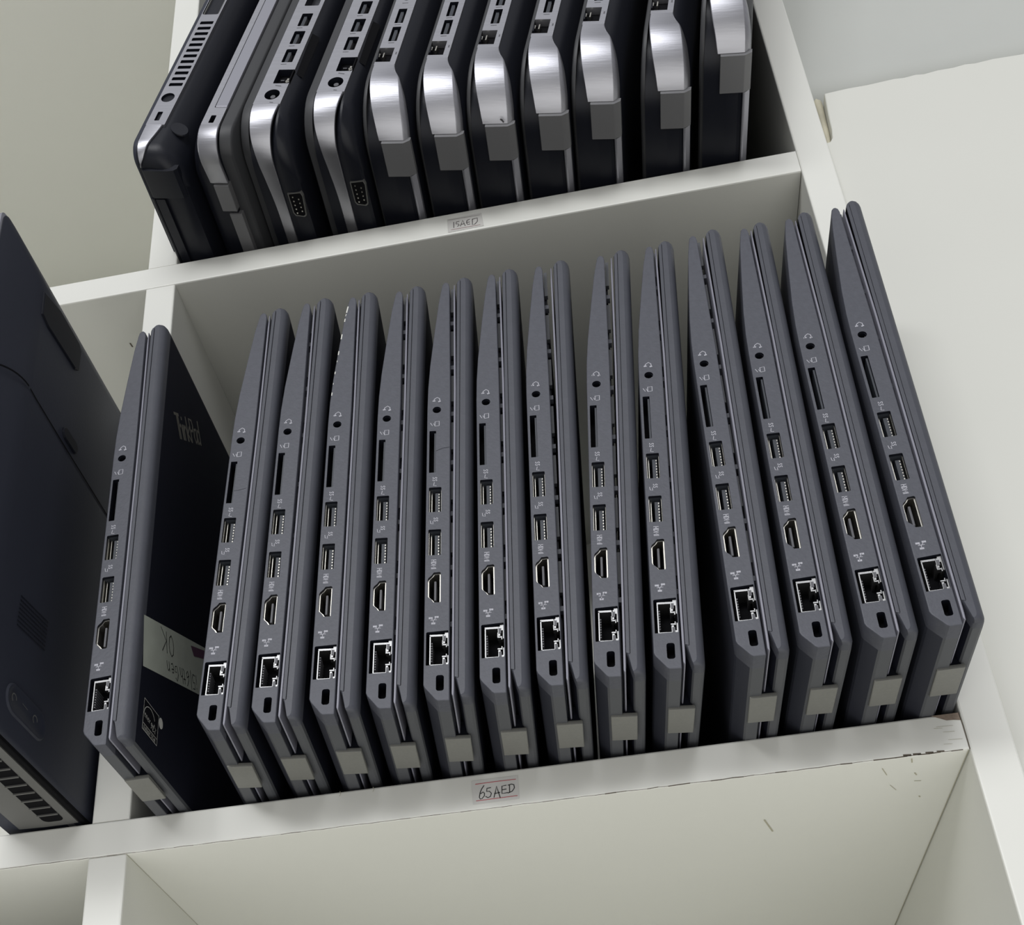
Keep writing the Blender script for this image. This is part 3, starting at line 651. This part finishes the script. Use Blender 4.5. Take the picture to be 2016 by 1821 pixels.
    if kind == 'vent':
        part('lock_slot', lambda q: back(q, -.003, .0006, .0242, .0320, .003))
        part('power_jack', lambda q: back(q, -.0052, .003, .0388, .0468, .0045))
        part('cooling_vent', lambda q: back(q, -.0046, .0038, .0515, .1090, .003))
        def vga(q):
            o_ = [(-5.4, 112.4), (3.8, 112.4), (3.8, 131.8), (-5.4, 131.8)]
            q.loft([[(a / 1000, y, c / 1000) for a, c in ccw(inset(o_, d))] for y, d in ((.0016, 0), (.0004, .1), (.0004, .6), (.002, .7))], M_gry); back(q, -.0054, .0038, .1124, .1318, .002)
        part('monitor_port', vga)
        part('rear_corner_cover', lambda q: (q.loft([rr_ for rr_ in [[(v / 1000, y / 1000, z / 1000) for v, z in ((-5.6, 3), (-4.6, -.2), (-3.4, -.8), (10, -.9), (13, -.4), (14.6, 1.2), (14.6, 4), (-5.6, 4))] for y in (9.4, 10.0, 24.2, 24.8)]], M_blk2, True, True),), root, 30)
        part('rear_edge_groove', lambda q: q.loft([[(v / 1000, y, z / 1000) for v, z in ((-5.8, 4), (-5.6, -.2), (-4.6, -.9), (-3.8, -.7), (-3.6, .4), (-3.2, -.9), (2, -1.0), (2, 4))] for y in (.0255, HL - .03)], M_blk2, True, True))
        part('round_foot', lambda q: q.loft([[(.0105 + r * math.cos(t), .0040 + (0.45 * r * math.cos(t)) - h, .0235 + r * math.sin(t)) for t in [j * math.pi / 10 for j in range(20)]] for r, h in ((.0042, -.0003), (.0040, .0003), (.0, .0003))], M_blk2))
    return root
HP = [ # x, y, lean, yaw, lift, pitch
 (0.00550, -0.06000, 0.2760, 0.0070, 0.00520, 0.0000),
 (0.03600, -0.06000, 0.2740, 0.0100, 0.00460, 0.0000),
 (0.06200, -0.06000, 0.2720, 0.0105, 0.00560, 0.0000),
 (0.09480, -0.06000, 0.2620, 0.0110, 0.00530, 0.0000),
 (0.12225, -0.06023, 0.2440, 0.0125, 0.00424, -0.0010),
 (0.14875, -0.05859, 0.2420, 0.0130, 0.00402, -0.0008),
 (0.17417, -0.05884, 0.2420, 0.0135, 0.00401, 0.0006),
 (0.20073, -0.05906, 0.2410, 0.0135, 0.00397, 0.0006),
 (0.22616, -0.05978, 0.2400, 0.0135, 0.00419, -0.0003),
 (0.26002, -0.05885, 0.2150, 0.0120, 0.00362, -0.0002),
 (0.28838, -0.07149, 0.2000, 0.0060, 0.00340, 0.0002)]
hp_labels = ['black laptop with slotted cooling vent at the left end of the upper row',
 'laptop with a closed optical drive door in its silver side, second from the left above',
 'left one of the two silver-banded laptops with a nine-pin serial port',
 'right one of the two silver-banded laptops with a nine-pin serial port',
 'silver-cornered laptop just right of the two laptops with serial ports',
 'silver-cornered laptop second of seven, above left end of the 15AED label',
 'silver-cornered laptop above the right end of the 15AED label, band smudged',
 'silver-cornered laptop fourth from the right in the upper row',
 'silver-cornered laptop third from the right in the upper row',
 'silver-cornered laptop second from the right in the upper row',
 'silver-cornered laptop at the right end of the upper row, sticking out furthest']
kinds = ['vent', 'drive', 'serial', 'serial'] + ['wide'] * 7
protos = {}
hproots = []
for i, (pp, k) in enumerate(zip(HP, kinds)):
    if k not in protos: r = protos[k] = hp_type(k)
    else: r = copy_tree(protos[k])
    x, y, lean, yaw, z0, pitch = pp
    r.location = (x, y, H2 + z0); r.rotation_euler = (pitch, lean, yaw)
    if k == 'vent': r.name = 'black_vented_laptop'
    if k == 'drive': r.name = 'optical_drive_laptop'
    tag(r, hp_labels[i], 'laptop', 'silver edged laptops standing on the upper shelf'); hproots.append(r)
b = MB(); fm = lambda a, c: (a / 1000, c / 1000, -.00045)
for p in ([(9.2, 14.6), (9.8, 15.6)], [(8.6, 14.2), (9.0, 14.5)]): b.ribbon(p, .9, M_printd, fm)
b.build('smudge', hproots[6])
# ------------------------------------------------------------------ big dark laptop in the left column
root = empty('thick_dark_laptop', (-0.0185, 0, 0))
tag(root, 'thick dark laptop standing in the left column, cut by the left frame edge', 'laptop')
Z1 = .2315; Y0 = -.112; Y1 = .205
def bring(x, d, r=.005, z0=0.0):
    y0, y1, zt, zb_, r2 = Y0 + d, Y1 - d * .3, Z1 - d * .60, z0, .006; out = []
    for cy, cz, ra, a0 in ((y0 + r2, zb_ + r2, r2, 180), (y1 - r2, zb_ + r2, r2, 270), (y1 - r2, zt - r2, r2, 0), (y0 + r, zt - r, r, 90)):
        for k in range(9):
            a = math.radians(a0 + 90 * k / 8); out.append((x, cy + ra * math.cos(a), cz + ra * math.sin(a)))
    return out
b = MB(); b.loft([bring(-.0066, 0), bring(-.0059, .002), bring(-.0045, .007), bring(-.0027, .014), bring(-.001, .021, z0=.001), bring(0, .026, z0=.003)], M_lap, True, True); b.build('bottom_case', root, 50)
b = MB(); b.loft([bring(-.0360, -.018, .005), bring(-.0330, -.020, .005), bring(-.0150, -.010, .005), bring(-.0100, -.001, .004), bring(-.0096, .001, .004)], M_lap, True, True); lidl = b.build('lid', root, 50)
b = MB(); b.loft([bring(-.0097, .0012, .004), bring(-.0092, -.0008, .004), bring(-.0074, -.0008, .004), bring(-.0067, .0010, .004)], M_sil2, False, False); b.build('silver_rim', root, 50)
mpl = lambda a, c: (.0003, a / 1000, c / 1000)
b = MB(); b.ribbon([(-85, 154.6), (-80, 154), (-52.9, 152.4), (0, 150.5), (180, 150)], .9, M_cav, mpl)
pts = []
for k in range(11):
    t = k / 10; pts.append((-.0001 - .0064 * (1 - t) ** 1.7, Y0 + .026 * t, .1545 - .012 * (1 - t) ** 2))
b.add([(x + .0006, y - .0007, z + .0005) for x, y, z in pts] + [(x + .0006, y - .0007, z - .0005) for x, y, z in pts], [(i, i + 1, 12 + i, 11 + i) for i in range(10)], M_cav)
b.build('battery_seam', root)
b = MB(); ft = [(-86.4, 210.6), (-85.6, 198), (-80, 196.5), (-54.5, 198.1), (-51.2, 201), (-51.2, 212.4), (-54, 214.8), (-72.8, 215)]
b.loft([[(x, a / 1000, c / 1000) for a, c in inset(ccw(ft), d)] for x, d in ((-.0002, 0), (.0005, .05), (.0008, .6))], M_blk, False, True); b.build('rubber_foot', root)
b = MB(); b.loft([[(x, a, c) for a, c in [(p, q_) for p, q_ in inset(rrect(-.0575, -.0440, .1560, .1622, .003, 4), d)]] for x, d in ((-.0002, 0), (.0006, 0), (.001, .0004))], M_blk, False, True); b.build('battery_latch', root)
b = MB()
for i in range(14):
    for j in range(8):
        a = -70 + i * 1.55; c = 48 + j * 1.9 + (a + 70) * .12; q = (-.00005)
        b.ribbon([(a, c), (a + .9, c)], .7, M_blk, mpl)
o = b.build('speaker_grille', root); o['kind'] = 'stuff'
b = MB(); ov = ccw(rrect(-.0700, -.0410, .0118, .0238, .0058, 6))
b.loft([[(x, a, c) for a, c in inset(ov, d)] for x, d in ((.0000, -.0006), (.0007, 0), (.0007, .0012), (.0002, .0022))], M_lap, False, True); rec = b.build('oval_recess', root, 40)
b = MB(); mp2 = lambda a, c: (.0009, a / 1000, c / 1000)
for c0, h in ((-66, 1), (-50, 1)): b.ribbon([(c0 + 1.6 * math.cos(t), 17.6 + 1.8 * math.sin(t)) for t in [k * .6 for k in range(8)]], .5, M_gry, mp2)
b.ribbon([(-60, 18.8), (-56, 18.4)], .3, M_gry, mp2); b.build('recess_marking', rec)
# rear face: groove, grey band with grille
b = MB(); b.loft([[(x / 1000, y, z) for x, z in ((-3.6, .0015), (-3.4, -.0012), (-7.2, -.0014), (-18, -.0014), (-29, -.0010), (-29, .0026))] for y in (-.100, -.0015, .0)], M_gry, True, True); rb = b.build('rear_vent_band', root)
mpr = lambda a, c: (a / 1000, c / 1000, -.00152)
b = MB(); gv = rrect(-.0160, -.0072, -.098, -.0040, .0025, 5); b.add([(x, y, -.0015) for x, y in gv], [tuple(range(len(gv)))[::-1]], M_cav); vb = b.build('rear_vent', rb)
b = MB()
for k in range(14):
    y = -.094 + k * .0064; b.box(-.0160, -.0072, y, y + .0007, -.0021, -.0014, M_gry)
b.build('vent_louvres', vb)
b = MB(); b.box(-.0034, -.0010, -.092, .18, -.0008, .004, M_cav, .0004); b.build('rear_groove', root)
root.location.z = .0024
